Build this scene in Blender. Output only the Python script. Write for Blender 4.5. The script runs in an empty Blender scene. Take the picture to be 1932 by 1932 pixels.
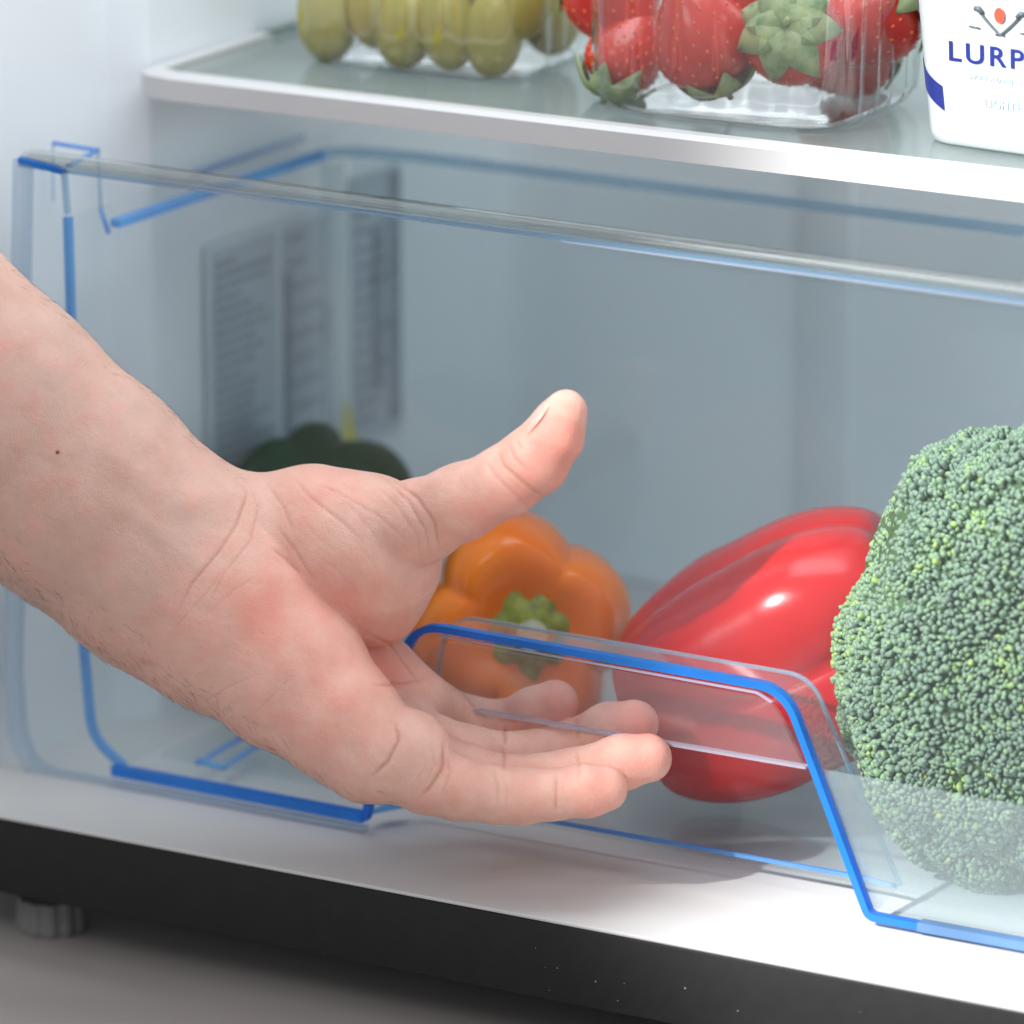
import bpy, bmesh, math, random
import numpy as np
from mathutils import Vector, Matrix, noise

random.seed(7); rng = np.random.default_rng(7)
scene = bpy.context.scene
COL = scene.collection

# ------------------------------------------------------------------ camera
TH, PS, DIST = math.radians(15.4), math.radians(29.9), 2.0
FWD = np.array([-math.sin(PS)*math.cos(TH), math.cos(PS)*math.cos(TH), -math.sin(TH)])
RGT = np.array([math.cos(PS), math.sin(PS), 0.0])
UPV = np.cross(RGT, FWD)
CAM = -FWD*DIST
FPX = 12000/1.0352
cam = bpy.data.cameras.new('camera'); camo = bpy.data.objects.new('camera', cam); COL.objects.link(camo)
camo.matrix_world = Matrix(((RGT[0], UPV[0], -FWD[0], CAM[0]), (RGT[1], UPV[1], -FWD[1], CAM[1]), (RGT[2], UPV[2], -FWD[2], CAM[2]), (0, 0, 0, 1)))
cam.sensor_width = 36; cam.lens = 216; cam.clip_start = 0.05; cam.clip_end = 100
cam.dof.use_dof = True; cam.dof.focus_distance = DIST - 0.012; cam.dof.aperture_fstop = 6.0
scene.camera = camo

# ------------------------------------------------------------------ world and lamps
world = bpy.data.worlds.new("World"); scene.world = world; world.use_nodes = True
wn = world.node_tree.nodes; wl = world.node_tree.links
bg = wn['Background']; bg.inputs['Strength'].default_value = 0.66
bg.inputs['Color'].default_value = (0.92, 0.97, 1.03, 1)
scene.view_settings.view_transform = 'Standard'; scene.view_settings.look = 'None'
scene.view_settings.exposure = 0.0; scene.view_settings.gamma = 1.0

def aim(o, frm, to):
    o.location = frm
    o.rotation_euler = (Vector(to)-Vector(frm)).to_track_quat('-Z', 'Y').to_euler()
l = bpy.data.lights.new('flash_lamp', 'SPOT'); l.energy = 440; l.spot_size = math.radians(17); l.spot_blend = 0.2
l.shadow_soft_size = 0.035; l.color = (1.0, 0.985, 0.96)
lo = bpy.data.objects.new('flash_lamp', l); COL.objects.link(lo); aim(lo, (-0.55, -1.75, 1.25), (0.384, 0.0, 0.0))
l = bpy.data.lights.new('softbox_lamp', 'AREA'); l.energy = 5.0; l.shape = 'RECTANGLE'; l.size = 0.6; l.size_y = 0.5
l.color = (1.0, 0.97, 0.94)
lo = bpy.data.objects.new('softbox_lamp', l); COL.objects.link(lo); aim(lo, (-0.25, -1.7, 1.3), (0.0, 0.0, 0.0))
l = bpy.data.lights.new('fill_lamp', 'AREA'); l.energy = 1.5; l.size = 0.30; l.color = (.92, .97, 1.0)  # added fill light to brighten the interior, no such lamp seen
lo = bpy.data.objects.new('fill_lamp', l); COL.objects.link(lo); aim(lo, (0.02, 0.03, 0.47), (-0.02, 0.12, -.1))
cy = scene.cycles
cy.max_bounces = 10; cy.transparent_max_bounces = 32; cy.diffuse_bounces = 4; cy.glossy_bounces = 4
cy.caustics_reflective = False; cy.caustics_refractive = False; cy.sample_clamp_indirect = 4
cy.use_denoising = True

# ------------------------------------------------------------------ helpers
def ray(px, py): return FWD + RGT*(px-966)/FPX + UPV*(966-py)/FPX
def W(px, py, v, ax=1):            # a point seen at (px,py) that lies on the plane axis=v, metres
    d = ray(px, py); t = (v-CAM[ax])/d[ax]; return CAM + d*t
def S(c, a=1): return (c[0], c[1], c[2], a)

class N:
    def __init__(s, name):
        s.m = bpy.data.materials.new(name); s.m.use_nodes = True; s.t = s.m.node_tree
        s.p = s.t.nodes['Principled BSDF']; s.out = s.t.nodes['Material Output']
    def n(s, typ, **k):
        o = s.t.nodes.new(typ)
        for a, b in k.items():
            if a in o.inputs: o.inputs[a].default_value = b
            else: setattr(o, a, b)
        return o
    def l(s, a, b): s.t.links.new(a, b)
    def coord(s): return s.n('ShaderNodeTexCoord').outputs['Object']
    def noise(s, scale, detail=4, rough=.55, vec=None):
        o = s.n('ShaderNodeTexNoise'); o.inputs['Scale'].default_value = scale; o.inputs['Detail'].default_value = detail
        o.inputs['Roughness'].default_value = rough; s.l(vec or s.coord(), o.inputs['Vector']); return o.outputs['Fac']
    def ramp(s, fac, stops):
        r = s.n('ShaderNodeValToRGB'); e = r.color_ramp.elements
        while len(e) < len(stops): e.new(.5)
        for i, (p, c) in enumerate(stops): e[i].position = p; e[i].color = S(c)
        s.l(fac, r.inputs['Fac']); return r.outputs['Color']
    def bump(s, h, strength=.3, dist=.001, prev=None):
        b = s.n('ShaderNodeBump'); b.inputs['Strength'].default_value = strength; b.inputs['Distance'].default_value = dist
        s.l(h, b.inputs['Height'])
        if prev: s.l(prev, b.inputs['Normal'])
        return b.outputs['Normal']
    def set(s, **k):
        for a, b in k.items(): s.p.inputs[a.replace('_', ' ')].default_value = b

def paint(name, col, rough=.4, var=.06, scale=8, spec=.5, bumpd=0.0, bscale=400):
    m = N(name); c2 = [x*(1-var) for x in col]; c3 = [min(1, x*(1+var*.5)) for x in col]
    m.l(m.ramp(m.noise(scale), [(.3, c2), (.7, c3)]), m.p.inputs['Base Color'])
    m.set(Roughness=rough, Specular_IOR_Level=spec)
    if bumpd: m.l(m.bump(m.noise(bscale), .4, bumpd), m.p.inputs['Normal'])
    return m.m

def clear(name, tint=(.95, .97, .98), rough=.03, haze=0.03, hazecol=(.8, .86, .9), refl=1.0, f0=.045):
    m = N(name)
    lw = m.n('ShaderNodeLayerWeight'); lw.inputs['Blend'].default_value = .5
    pw = m.n('ShaderNodeMath', operation='POWER'); m.l(lw.outputs['Facing'], pw.inputs[0]); pw.inputs[1].default_value = 5
    ma = m.n('ShaderNodeMath', operation='MULTIPLY_ADD'); m.l(pw.outputs[0], ma.inputs[0]); ma.inputs[1].default_value = (1-f0)*refl*.8; ma.inputs[2].default_value = f0*refl
    tr = m.n('ShaderNodeBsdfTransparent'); tr.inputs['Color'].default_value = S(tint)
    gl = m.n('ShaderNodeBsdfGlossy'); gl.inputs['Roughness'].default_value = rough; gl.inputs['Color'].default_value = (1, 1, 1, 1)
    df = m.n('ShaderNodeBsdfDiffuse'); df.inputs['Color'].default_value = S(hazecol)
    m1 = m.n('ShaderNodeMixShader'); m1.inputs[0].default_value = haze; m.l(tr.outputs[0], m1.inputs[1]); m.l(df.outputs[0], m1.inputs[2])
    m2 = m.n('ShaderNodeMixShader'); m.l(ma.outputs[0], m2.inputs[0]); m.l(m1.outputs[0], m2.inputs[1]); m.l(gl.outputs[0], m2.inputs[2])
    m.l(m2.outputs[0], m.out.inputs['Surface']); m.t.nodes.remove(m.p)
    return m.m

def bluedge(name, col, trans=.35):
    m = N(name)
    c = m.ramp(m.noise(28, 2), [(.35, [x*.9 for x in col]), (.65, [min(1, x*1.15) for x in col])])
    m.l(c, m.p.inputs['Base Color']); m.set(Roughness=.15, Specular_IOR_Level=.6, Subsurface_Weight=0)
    tr = m.n('ShaderNodeBsdfTransparent'); m.l(c, tr.inputs['Color'])
    tl = m.n('ShaderNodeBsdfTranslucent'); m.l(c, tl.inputs['Color'])
    a = m.n('ShaderNodeMixShader'); a.inputs[0].default_value = .4; m.l(m.p.outputs[0], a.inputs[1]); m.l(tl.outputs[0], a.inputs[2])
    b = m.n('ShaderNodeMixShader'); b.inputs[0].default_value = trans; m.l(a.outputs[0], b.inputs[1]); m.l(tr.outputs[0], b.inputs[2])
    m.l(b.outputs[0], m.out.inputs['Surface']); return m.m

def mesh_obj(name, verts, faces, mat, parent=None, smooth=False, loc=None):
    me = bpy.data.meshes.new(name); me.from_pydata([tuple(v) for v in verts], [], [tuple(f) for f in faces]); me.update()
    for m in (mat if isinstance(mat, (list, tuple)) else [mat]): me.materials.append(m)
    o = bpy.data.objects.new(name, me); COL.objects.link(o)
    if smooth: me.polygons.foreach_set('use_smooth', [True]*len(me.polygons))
    if parent: o.parent = parent
    if loc is not None: o.location = loc
    return o
def fromnp(name, V, Fq, mat, parent=None, smooth=True):
    me = bpy.data.meshes.new(name); V = np.asarray(V, np.float32); Fq = np.asarray(Fq, np.int32); k = Fq.shape[1]
    me.vertices.add(len(V)); me.vertices.foreach_set('co', V.ravel())
    me.loops.add(Fq.size); me.loops.foreach_set('vertex_index', Fq.ravel())
    me.polygons.add(len(Fq)); me.polygons.foreach_set('loop_start', np.arange(0, Fq.size, k, dtype=np.int32))
    me.polygons.foreach_set('loop_total', np.full(len(Fq), k, np.int32))
    me.update(calc_edges=True); me.validate()
    me.polygons.foreach_set('use_smooth', [smooth]*len(me.polygons))
    me.materials.append(mat); o = bpy.data.objects.new(name, me); COL.objects.link(o)
    if parent: o.parent = parent
    return o
def thing(name, label, cat, group=None, loc=(0, 0, 0)):
    o = bpy.data.objects.new(name, None); COL.objects.link(o); o.location = loc; o.empty_display_size = .01
    o['label'] = label; o['category'] = cat
    if group: o['group'] = group
    return o
def tag(o, label, cat, group=None):
    o['label'] = label; o['category'] = cat
    if group: o['group'] = group
    return o
def box(name, x0, x1, y0, y1, z0, z1, mat, parent=None, bev=0.0, seg=2):
    bm = bmesh.new(); bmesh.ops.create_cube(bm, size=1)
    for v in bm.verts:
        v.co = Vector(((x0+x1)/2+v.co.x*(x1-x0), (y0+y1)/2+v.co.y*(y1-y0), (z0+z1)/2+v.co.z*(z1-z0)))
    if bev: bmesh.ops.bevel(bm, geom=bm.edges[:], offset=bev, segments=seg, affect='EDGES', profile=.5)
    me = bpy.data.meshes.new(name); bm.to_mesh(me); bm.free(); me.materials.append(mat)
    if bev: me.polygons.foreach_set('use_smooth', [True]*len(me.polygons))
    o = bpy.data.objects.new(name, me); COL.objects.link(o)
    if parent: o.parent = parent
    return o
def fillet(pts, r, n=6):
    """round the corners of an open 2-D polyline"""
    out = [pts[0]]
    for i in range(1, len(pts)-1):
        p, a, b = Vector(pts[i]), Vector(pts[i-1]), Vector(pts[i+1])
        rr = r[i] if isinstance(r, (list, tuple)) else r
        if rr <= 0: out.append(tuple(p)); continue
        ua, ub = (a-p).normalized(), (b-p).normalized()
        ang = ua.angle(ub); t = min(rr/math.tan(ang/2), (a-p).length*.49, (b-p).length*.49)
        q0, q2 = p+ua*t, p+ub*t
        for k in range(n+1):
            s = k/n; out.append(tuple(q0*(1-s)**2+p*2*s*(1-s)+q2*s*s))
    out.append(pts[-1]); return out
def slab_xz(name, poly, y0, y1, mat, parent=None):
    """closed x-z outline given thickness in y"""
    bm = bmesh.new(); vs = [bm.verts.new((p[0], y0, p[1])) for p in poly]
    f = bm.faces.new(vs); r = bmesh.ops.extrude_face_region(bm, geom=[f])
    for v in [g for g in r['geom'] if isinstance(g, bmesh.types.BMVert)]: v.co.y = y1
    bmesh.ops.triangulate(bm, faces=[f for f in bm.faces if len(f.verts) > 4]); bmesh.ops.recalc_face_normals(bm, faces=bm.faces[:])
    me = bpy.data.meshes.new(name); bm.to_mesh(me); bm.free(); me.materials.append(mat)
    o = bpy.data.objects.new(name, me); COL.objects.link(o)
    if parent: o.parent = parent
    return o
def ribbon(name, A, B, mat, parent=None, thick=None):
    """strip between two 3-D polylines, given thickness by solidify"""
    V = list(A)+list(B); n = len(A); Fc = [(i, i+1, n+i+1, n+i) for i in range(n-1)]
    o = mesh_obj(name, V, Fc, mat, parent, smooth=True)
    if thick:
        s = o.modifiers.new('s', 'SOLIDIFY'); s.thickness = thick; s.offset = 0
    return o
def rect_sweep(name, path, wz, wy, mat, parent=None, closed=False):
    """rectangular bar along an x-z path: wz wide in the plane, from y to y+wy; path points (x,y,z)"""
    n = len(path); P = [Vector(p) for p in path]; V = []
    for i in range(n):
        a = P[max(0, i-1)]; b = P[min(n-1, i+1)]; t = (b-a); t.y = 0; t.normalize(); nn = Vector((-t.z, 0, t.x))
        for s, y in ((-.5, 0), (.5, 0), (.5, wy), (-.5, wy)): V.append(P[i]+nn*s*wz+Vector((0, y, 0)))
    Fc = [(4*i+k, 4*i+(k+1) % 4, 4*i+4+(k+1) % 4, 4*i+4+k) for i in range(n-1) for k in range(4)]
    Fc += [(3, 2, 1, 0), tuple(4*(n-1)+k for k in range(4))]
    return mesh_obj(name, V, Fc, mat, parent)
def to_mesh(o):
    dg = bpy.context.evaluated_depsgraph_get(); me = bpy.data.meshes.new_from_object(o.evaluated_get(dg)); nm = o.name.split('.')[0]
    par, mw = o.parent, o.matrix_basis.copy(); pi = o.matrix_parent_inverse.copy(); cu = o.data; bpy.data.objects.remove(o); bpy.data.curves.remove(cu)
    n = bpy.data.objects.new(nm, me); COL.objects.link(n); n.parent = par; n.matrix_parent_inverse = pi; n.matrix_basis = mw
    return n
def tube(name, path, r, mat, parent=None, seg=8):
    P = [Vector(p) for p in path]; V = []; Fc = []; n = len(P)
    for i in range(n):
        t = (P[min(n-1, i+1)]-P[max(0, i-1)]).normalized(); u = t.cross(Vector((.13, .2, .97))).normalized(); w = t.cross(u)
        for k in range(seg): a = 2*math.pi*k/seg; V.append(P[i]+(u*math.cos(a)+w*math.sin(a))*r)
    for i in range(n-1):
        for k in range(seg): Fc.append((i*seg+k, i*seg+(k+1) % seg, (i+1)*seg+(k+1) % seg, (i+1)*seg+k))
    Fc += [tuple(range(seg-1, -1, -1)), tuple((n-1)*seg+k for k in range(seg))]
    return mesh_obj(name, V, Fc, mat, parent, smooth=True)

# ------------------------------------------------------------------ materials
M_liner = paint('liner_plastic', (.815, .862, .895), .32, .02, 3, .4)
M_white = paint('white_trim', (.59, .585, .59), .28, .02, 10, .5)
M_ledge = paint('ledge_plastic', (.63, .625, .62), .35, .025, 6, .45)
M_clear = clear('clear_plastic', (.955, .975, .985), .02, .014, (.62, .76, .86), .42)
M_clearw = clear('clear_plastic_wall', (.94, .965, .975), .04, .03, (.66, .76, .82), .5)
M_veil = clear('reflection_veil_plastic', (.94, .96, .96), .12, .10, (.80, .86, .85), .9)  # haze colour imitates a reflection on the panel
M_lip = clear('lip_plastic', (.95, .95, .96), .04, .045, (.78, .74, .78), 1.2)
M_pale = clear('pale_edge', (.88, .91, .96), .1, .32, (.66, .69, .82), .8)
M_paleblue = clear('pale_blue_edge', (.72, .84, .93), .1, .28, (.52, .72, .84), .7)
M_blue = bluedge('blue_edge', (.035, .30, .82), .18)
M_bright = bluedge('bright_blue_edge', (.24, .58, 1.0), .12)
M_thinblue = bluedge('thin_blue_edge', (.26, .56, 1.0), .35)

# ------------------------------------------------------------------ floor (setting)
ZF = -.168
M_floor = N('floor_tiles'); fl = M_floor
fl.l(fl.ramp(fl.noise(5, 6), [(.25, (.40, .36, .335)), (.75, (.50, .455, .43))]), fl.p.inputs['Base Color'])
fl.set(Roughness=.45); fl.l(fl.bump(fl.noise(300), .1, .0005), fl.p.inputs['Normal'])
fo = mesh_obj('floor', [(-4, -4, ZF), (4, -4, ZF), (4, 2, ZF), (-4, 2, ZF)], [(0, 1, 2, 3)], fl.m); fo['kind'] = 'structure'

# ------------------------------------------------------------------ refrigerator
fridge = thing('refrigerator', 'white lined refrigerator with a black plinth standing open around the shelf and the clear drawer', 'refrigerator', loc=(0, 0, ZF))
def fr(o): o.parent = fridge; o.matrix_parent_inverse = Matrix.Translation((0, 0, -ZF)); return o
YF, ZL, ZT = -.045, -.1195, .50
# left wall of the liner: an x-y profile pulled up, with the step where the shelf ends
prof = fillet([(-.252, YF), (-.207, YF), (-.2005, .066), (-.1885, .076), (-.1865, .13), (-.184, .300), (-.17, .312), (.30, .312), (.335, .300), (.345, YF), (.40, YF)], [0, .012, .006, .005, 0, .02, 0, .02, 0, .01, 0], 5)
V, Fc = [], []
for p in prof: V += [(p[0], p[1], ZL), (p[0], p[1], ZT)]
for i in range(len(prof)-1): Fc.append((2*i, 2*i+2, 2*i+3, 2*i+1))
fr(mesh_obj('inner_liner', V, Fc, M_liner, smooth=True))
fr(box('liner_floor', -.250, .40, YF, .31, ZL-.0014, ZL, M_ledge, bev=.0005, seg=2))
M_black = N('black_plinth'); b_ = M_black
b_.l(b_.ramp(b_.noise(160, 5), [(.3, (.019, .019, .0195)), (.75, (.0235, .023, .023))]), b_.p.inputs['Base Color'])
b_.set(Roughness=.5, Specular_IOR_Level=.18); b_.l(b_.bump(b_.noise(900), .25, .0003), b_.p.inputs['Normal'])
fr(box('plinth', -.252, .40, YF+.0006, -.030, -.1475, ZL-.0016, b_.m, bev=.0006))
fr(box('cabinet_base', -.252, .40, -.029, .34, -.146, ZL-.0018, b_.m))
M_side = paint('cabinet_side', (.03, .03, .032), .4, .1, 20)
fr(box('cabinet_side', -.258, -.2525, YF, .34, -.146, ZT, M_side))
# dust specks on the plinth
M_speck = paint('dust', (.55, .55, .55), .8)
bm = bmesh.new()
for i in range(26):
    x = random.uniform(.02, .33); z = random.uniform(-.145, -.128); r = random.uniform(.0001, .00028)
    bmesh.ops.create_icosphere(bm, subdivisions=1, radius=r, matrix=Matrix.Translation((x, YF+.0004, z)))
me = bpy.data.meshes.new('dust_speck'); bm.to_mesh(me); bm.free(); me.materials.append(M_speck)
o = bpy.data.objects.new('dust_speck', me); COL.objects.link(o); o['kind'] = 'stuff'; fr(o)
# levelling foot with ribs
M_foot = paint('foot_plastic', (.20, .19, .185), .45, .1, 60)
c = W(98, 1752, ZF, 2); V, Fc = [], []; n = 48
for j, (z, rr) in enumerate([(ZF, .0112), (ZF+.002, .0118), (ZF+.012, .0112), (ZF+.0125, .006), (ZF+.03, .006)]):
    for i in range(n):
        r = rr*(1+(.05 if i % 4 < 2 else -.03)*(j < 3)); a = 2*math.pi*i/n; V.append((c[0]+r*math.cos(a), c[1]+r*math.sin(a), z))
for j in range(4):
    for i in range(n): Fc.append((j*n+i, j*n+(i+1) % n, (j+1)*n+(i+1) % n, (j+1)*n+i))
fr(mesh_obj('levelling_foot', V, Fc, M_foot))
for px_ in (1556,):  # raised strip added to stand in for a reflected light band
    xr = W(px_, 420, .31)[0]; fr(box('light_band_rib', xr-.011, xr+.011, .3105, .3125, ZL, ZT, M_liner, bev=.0009))
# energy label on the left wall: paper, columns of small print, warning triangle
M_paper = paint('label_paper', (.66, .74, .78), .6, .05, 40)
M_paper2 = paint('label_panel', (.50, .56, .62), .6, .14, 18)
M_ink = paint('label_ink', (.30, .34, .40), .6, .2, 80)
M_yel = paint('warning_yellow', (.62, .56, .03), .6)
def wallx(y): return -.1862 + (y-.13)*(.0025/.17) + .0006
def onwall(y, z, off=0): return (wallx(y)+off, y, z)
def quad(y0, y1, z0, z1, off): return [onwall(y0, z0, off), onwall(y1, z0, off), onwall(y1, z1, off), onwall(y0, z1, off)]
Y0, Y1, Z0, Z1 = .106, .238, -.052, .046
lab = mesh_obj('printed_label', quad(Y0, Y1, Z0, Z1, 0), [(0, 1, 2, 3)], M_paper); fr(lab)
def quads(name, qs, mat, par):
    V = [v for q in qs for v in q]; return mesh_obj(name, V, [tuple(range(4*i, 4*i+4)) for i in range(len(qs))], mat, par)
quads('dark_panel', [quad(Y0+.004, Y0+.046, Z0+.003, Z1-.003, .0003), quad(Y0+.050, Y0+.083, Z0+.003, Z1-.003, .0003), quad(Y0+.096, Y1-.001, Z0-.0+.004, Z1+.006, .0003)], M_paper2, lab)
qs = []
for (a, b, st) in ((Y0+.006, Y0+.044, .0042), (Y0+.053, Y0+.080, .009), (Y0+.099, Y1-.006, .0065)):
    z = Z1-.009
    while z > Z0+.006:
        ln = (b-a)*random.uniform(.35, 1)
        y = a
        while y < a+ln:
            w = random.uniform(.0015, .006); qs.append(quad(y, min(y+w, b), z, z+.0019, .0006)); y += w+.0012
        z -= st
qs += [quad(Y0+.050, Y0+.056, Z0+.01, Z1-.02, .0006), quad(Y0+.076, Y0+.082, -.006, .01, .0006), quad(Y0+.11, Y0+.118, -.03, .03, .0006), quad(Y0+.122, Y0+.130, -.044, .05, .0006)]
quads('small_print', qs, M_ink, lab)
mesh_obj('warning_triangle', [onwall(Y0+.083, -.047, .0009), onwall(Y0+.099, -.047, .0009), onwall(Y0+.091, -.028, .0009)], [(0, 1, 2)], M_yel, lab)
mesh_obj('warning_mark', [onwall(Y0+.076, -.047, .0009), onwall(Y0+.083, -.049, .0009), onwall(Y0+.080, -.041, .0009)], [(0, 1, 2)], M_ink, lab)

# ------------------------------------------------------------------ glass shelf
M_glass = clear('shelf_glass', (.84, .88, .87), .10, .26, (.36, .41, .395), .75)
M_gedge = paint('green_glass_edge', (.06, .14, .12), .2)
ZS = .1165
shelf = thing('glass_shelf', 'glass shelf with a white front trim, above the clear drawer', 'shelf', loc=(0, .06, ZS))
def sh(o): o.parent = shelf; o.matrix_parent_inverse = Matrix.Translation((0, -.06, -ZS)); return o
sh(box('glass_pane', -.1835, .335, .0665, .285, ZS-.004, ZS, M_glass))
pth = fillet([(-.186, .14), (-.1855, .0625), (-.17, .0585), (.335, .0585)], [0, .012, .004, 0], 6)
V = []; Fc = []
sec = [(0, .0), (0, .0075), (.003, .0088), (.008, .0088), (.008, .0)]  # inward, height
for i, p in enumerate(pth):
    a = Vector(pth[max(0, i-1)]); b = Vector(pth[min(len(pth)-1, i+1)]); t = (b-a).normalized(); nn = Vector((-t.y, t.x))
    for s, h in sec: q = Vector(p)+nn*s; V.append((q.x, q.y, ZS-.0078+h))
k = len(sec)
for i in range(len(pth)-1):
    for j in range(k): Fc.append((k*i+j, k*(i+1)+j, k*(i+1)+(j+1) % k, k*i+(j+1) % k))
o = sh(mesh_obj('front_trim', V, Fc, M_white)); bv = o.modifiers.new('b', 'BEVEL'); bv.width = .0012; bv.segments = 2; bv.limit_method = 'ANGLE'
sh(box('glass_edge', -.1842, -.1815, .145, .285, ZS-.0045, ZS+.0006, M_gedge))

# ------------------------------------------------------------------ clear drawer
ZB = -.113
drawer = thing('crisper_drawer', 'clear plastic crisper drawer with blue glowing edges and an arched hand recess', 'drawer', loc=(0, .05, ZL))
def dr(o): o.parent = drawer; o.matrix_parent_inverse = Matrix.Translation((0, -.05, -ZL)); return o
arch = fillet([(-.0570, -.1145), (-.0385, -.0435), (.1005, -.0450), (.1320, -.1165)], [0, .016, .016, 0], 8)
XR = .26
outer = fillet([(XR, -.1185), (XR, .0935), (-.1900, .0970), (-.1990, -.0850), (-.1960, -.1205), (-.0570, -.1195)], [0, .006, .004, 0, .034, 0], 8)
poly = [(.1320, -.1185)]+outer[0:]+arch
dr(slab_xz('front_panel', poly, 0, .0025, M_clear))
# soft pale border round the left of the front panel
lp = fillet([(-.1900, .0970), (-.1990, -.0850), (-.1965, -.1205), (-.0570, -.1205)], [0, 0, .034, 0], 10)
dr(rect_sweep('panel_rim', [(p[0], -.0012, p[1]) for p in lp], .006, .004, clear('soft_rim', (.86, .91, .95), .2, .22, (.62, .70, .82), .8)))
# recess: side wall, roof, back
archb = fillet([(-.0490, -.1095), (-.0365, -.0455), (.0990, -.0465), (.1325, -.1120)], [0, .014, .014, 0], 8)
dr(ribbon('recess_wall', [(p[0], .0026, p[1]) for p in arch], [(p[0], .0215, p[1]) for p in archb], clear('recess_plastic', (.92, .93, .94), .05, .13, (.62, .62, .66), 1.2)))
dr(slab_xz('recess_back', archb, .0216, .0236, M_clear))
dr(rect_sweep('recess_back_edge', [(p[0], .0205, p[1]) for p in archb], .0011, .0012, M_paleblue))
dr(rect_sweep('recess_bottom_edge', [(-.047, .0205, -.1115), (.04, .0205, -.1115), (.120, .0205, -.1115), (.131, .0205, -.1125)], .0012, .0014, M_thinblue))
# finger lip hanging in the recess
zl = -.0700
dr(slab_xz('finger_lip', fillet([(-.0375, zl), (-.0310, -.0478), (.0960, -.0490), (.1075, zl)], [0, .012, .012, 0], 6), .0003, .0020, M_lip))
dr(rect_sweep('finger_lip_edge', [(-.0315, -.0004, zl), (.04, -.0004, zl), (.1085, -.0004, zl)], .0009, .0028, M_pale))
dr(rect_sweep('finger_lip_top_line', [(p[0], -.0003, p[1]) for p in fillet([(-.028, -.0461), (.0905, -.0476), (.0960, -.0500)], [0, .006, 0], 6)], .0007, .001, M_pale))
# blue glowing edges
edge_path = fillet([(-.0570, -.1145), (-.0385, -.0435), (.1005, -.0450), (.1318, -.1162), (.1500, -.1164)], [0, .016, .016, .004, 0], 8)
dr(rect_sweep('recess_edge', [(p[0], -.0010, p[1]) for p in edge_path], .0024, .0036, M_blue))
dr(rect_sweep('lower_edge', [(.1495, -.0011, -.1164), (.20, -.0010, -.1165), (XR, -.0011, -.1172)], .0030, .0045, bluedge('veiled_blue_edge', (.20, .38, .66), .1)))  # right-hand edge paled in colour to match the imitated reflection veil
dr(rect_sweep('lower_edge', [(-.158, -.0010, -.1135), (-.11, -.001, -.1137), (-.0575, -.0010, -.1140)], .0036, .0036, bluedge('deep_blue_edge', (.06, .36, .90), .22)))
dr(rect_sweep('recess_corner_edge', [(-.0570, .0045, -.1135), (-.0500, .012, -.1125)], .0014, .010, M_bright))
# hazy slab added at lower right, imitating a reflection veil on the panel
dr(slab_xz('reflection_veil', [(.1120, -.0710), (XR, -.0723), (XR, -.1140), (.1300, -.1140)], .0030, .0042, M_veil))
# body
side = fillet([(-.1748, .078), (-.1728, -.060), (-.1690, -.1045), (-.156, ZB)], [0, 0, .02, 0], 8)
dr(ribbon('side_wall', [(p[0], .0030, p[1]) for p in side], [(p[0]+.002, .1720, p[1]) for p in side], M_clearw))
dr(rect_sweep('side_wall_edge', [(p[0], .0030, p[1]) for p in side], .0025, .0026, M_bright))
dr(rect_sweep('side_wall_edge', [(-.1758, .0030, .0945), (-.1748, .003, .079)], .0015, .002, M_paleblue))
dr(box('base_panel', -.154, XR, .0240, .1720, ZB-.002, ZB, M_clearw))
dr(box('back_wall', -.166, XR, .1725, .1745, ZB, .0688, M_clearw))
dr(box('back_corner_edge', -.1745, -.1690, .166, .1735, ZB, .0660, clear('corner_plastic', (.93, .97, .98), .1, .25, (.80, .88, .90), 1)))
ZR = .0690
rim = fillet([(-.1742, .032), (-.1720, .170), (-.1400, .1745), (XR, .1745)], [0, .018, 0, 0], 8)
def rimobj(name, pts, w, h, mat):
    V = []; Fc = []
    for i, p in enumerate(pts):
        a = Vector(pts[max(0, i-1)]); b = Vector(pts[min(len(pts)-1, i+1)]); t = (b-a).normalized(); nn = Vector((-t.y, t.x))
        for s, z in ((-.5, 0), (.5, 0), (.5, h), (-.5, h)): q = Vector(p)+nn*s*w; V.append((q.x, q.y, ZR+z))
    n = len(pts)
    Fc = [(4*i+k, 4*i+(k+1) % 4, 4*i+4+(k+1) % 4, 4*i+4+k) for i in range(n-1) for k in range(4)]+[(3, 2, 1, 0), tuple(4*(n-1)+k for k in range(4))]
    return dr(mesh_obj(name, V, Fc, mat))
rimobj('side_rim', rim[:4], .0040, .0028, M_bright)
rimobj('back_rim', rim[3:], .0030, .0036, M_paleblue)
dr(tube('outer_rim', [(-.186, .100, ZR+.0045), (-.186, .172, ZR+.0045)], .0011, clear('outer_rim_plastic', (.8, .88, .98), .1, .35, (.38, .55, .90), .6)))
# top rail of the front panel
V = []; secn = [(0, -.0008), (-.0020, 0), (-.0026, .0010), (-.0020, .0022), (.0002, .0030), (.0046, .0032), (.0046, .0020), (.0012, .0012)]
for x in np.linspace(-.1895, XR, 24):
    zb = .0965-(x+.1893)*.0075
    for (yy, zz) in secn: V.append((x, yy, zb+zz))
k = len(secn); Fc = [(k*i+j, k*i+(j+1) % k, k*(i+1)+(j+1) % k, k*(i+1)+j) for i in range(23) for j in range(k)]
dr(mesh_obj('top_rail', V, Fc, clear('rail_plastic', (.74, .76, .75), .05, .06, (.32, .32, .30), 1.5), smooth=True))
dr(rect_sweep('top_rail_edge', [(x, -.0030, .0957-(x+.1893)*.0075) for x in np.linspace(-.1895, XR, 12)], .0016, .0030, clear('rail_edge', (.58, .74, .86), .08, .30, (.25, .42, .58), 2.2)))
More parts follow.
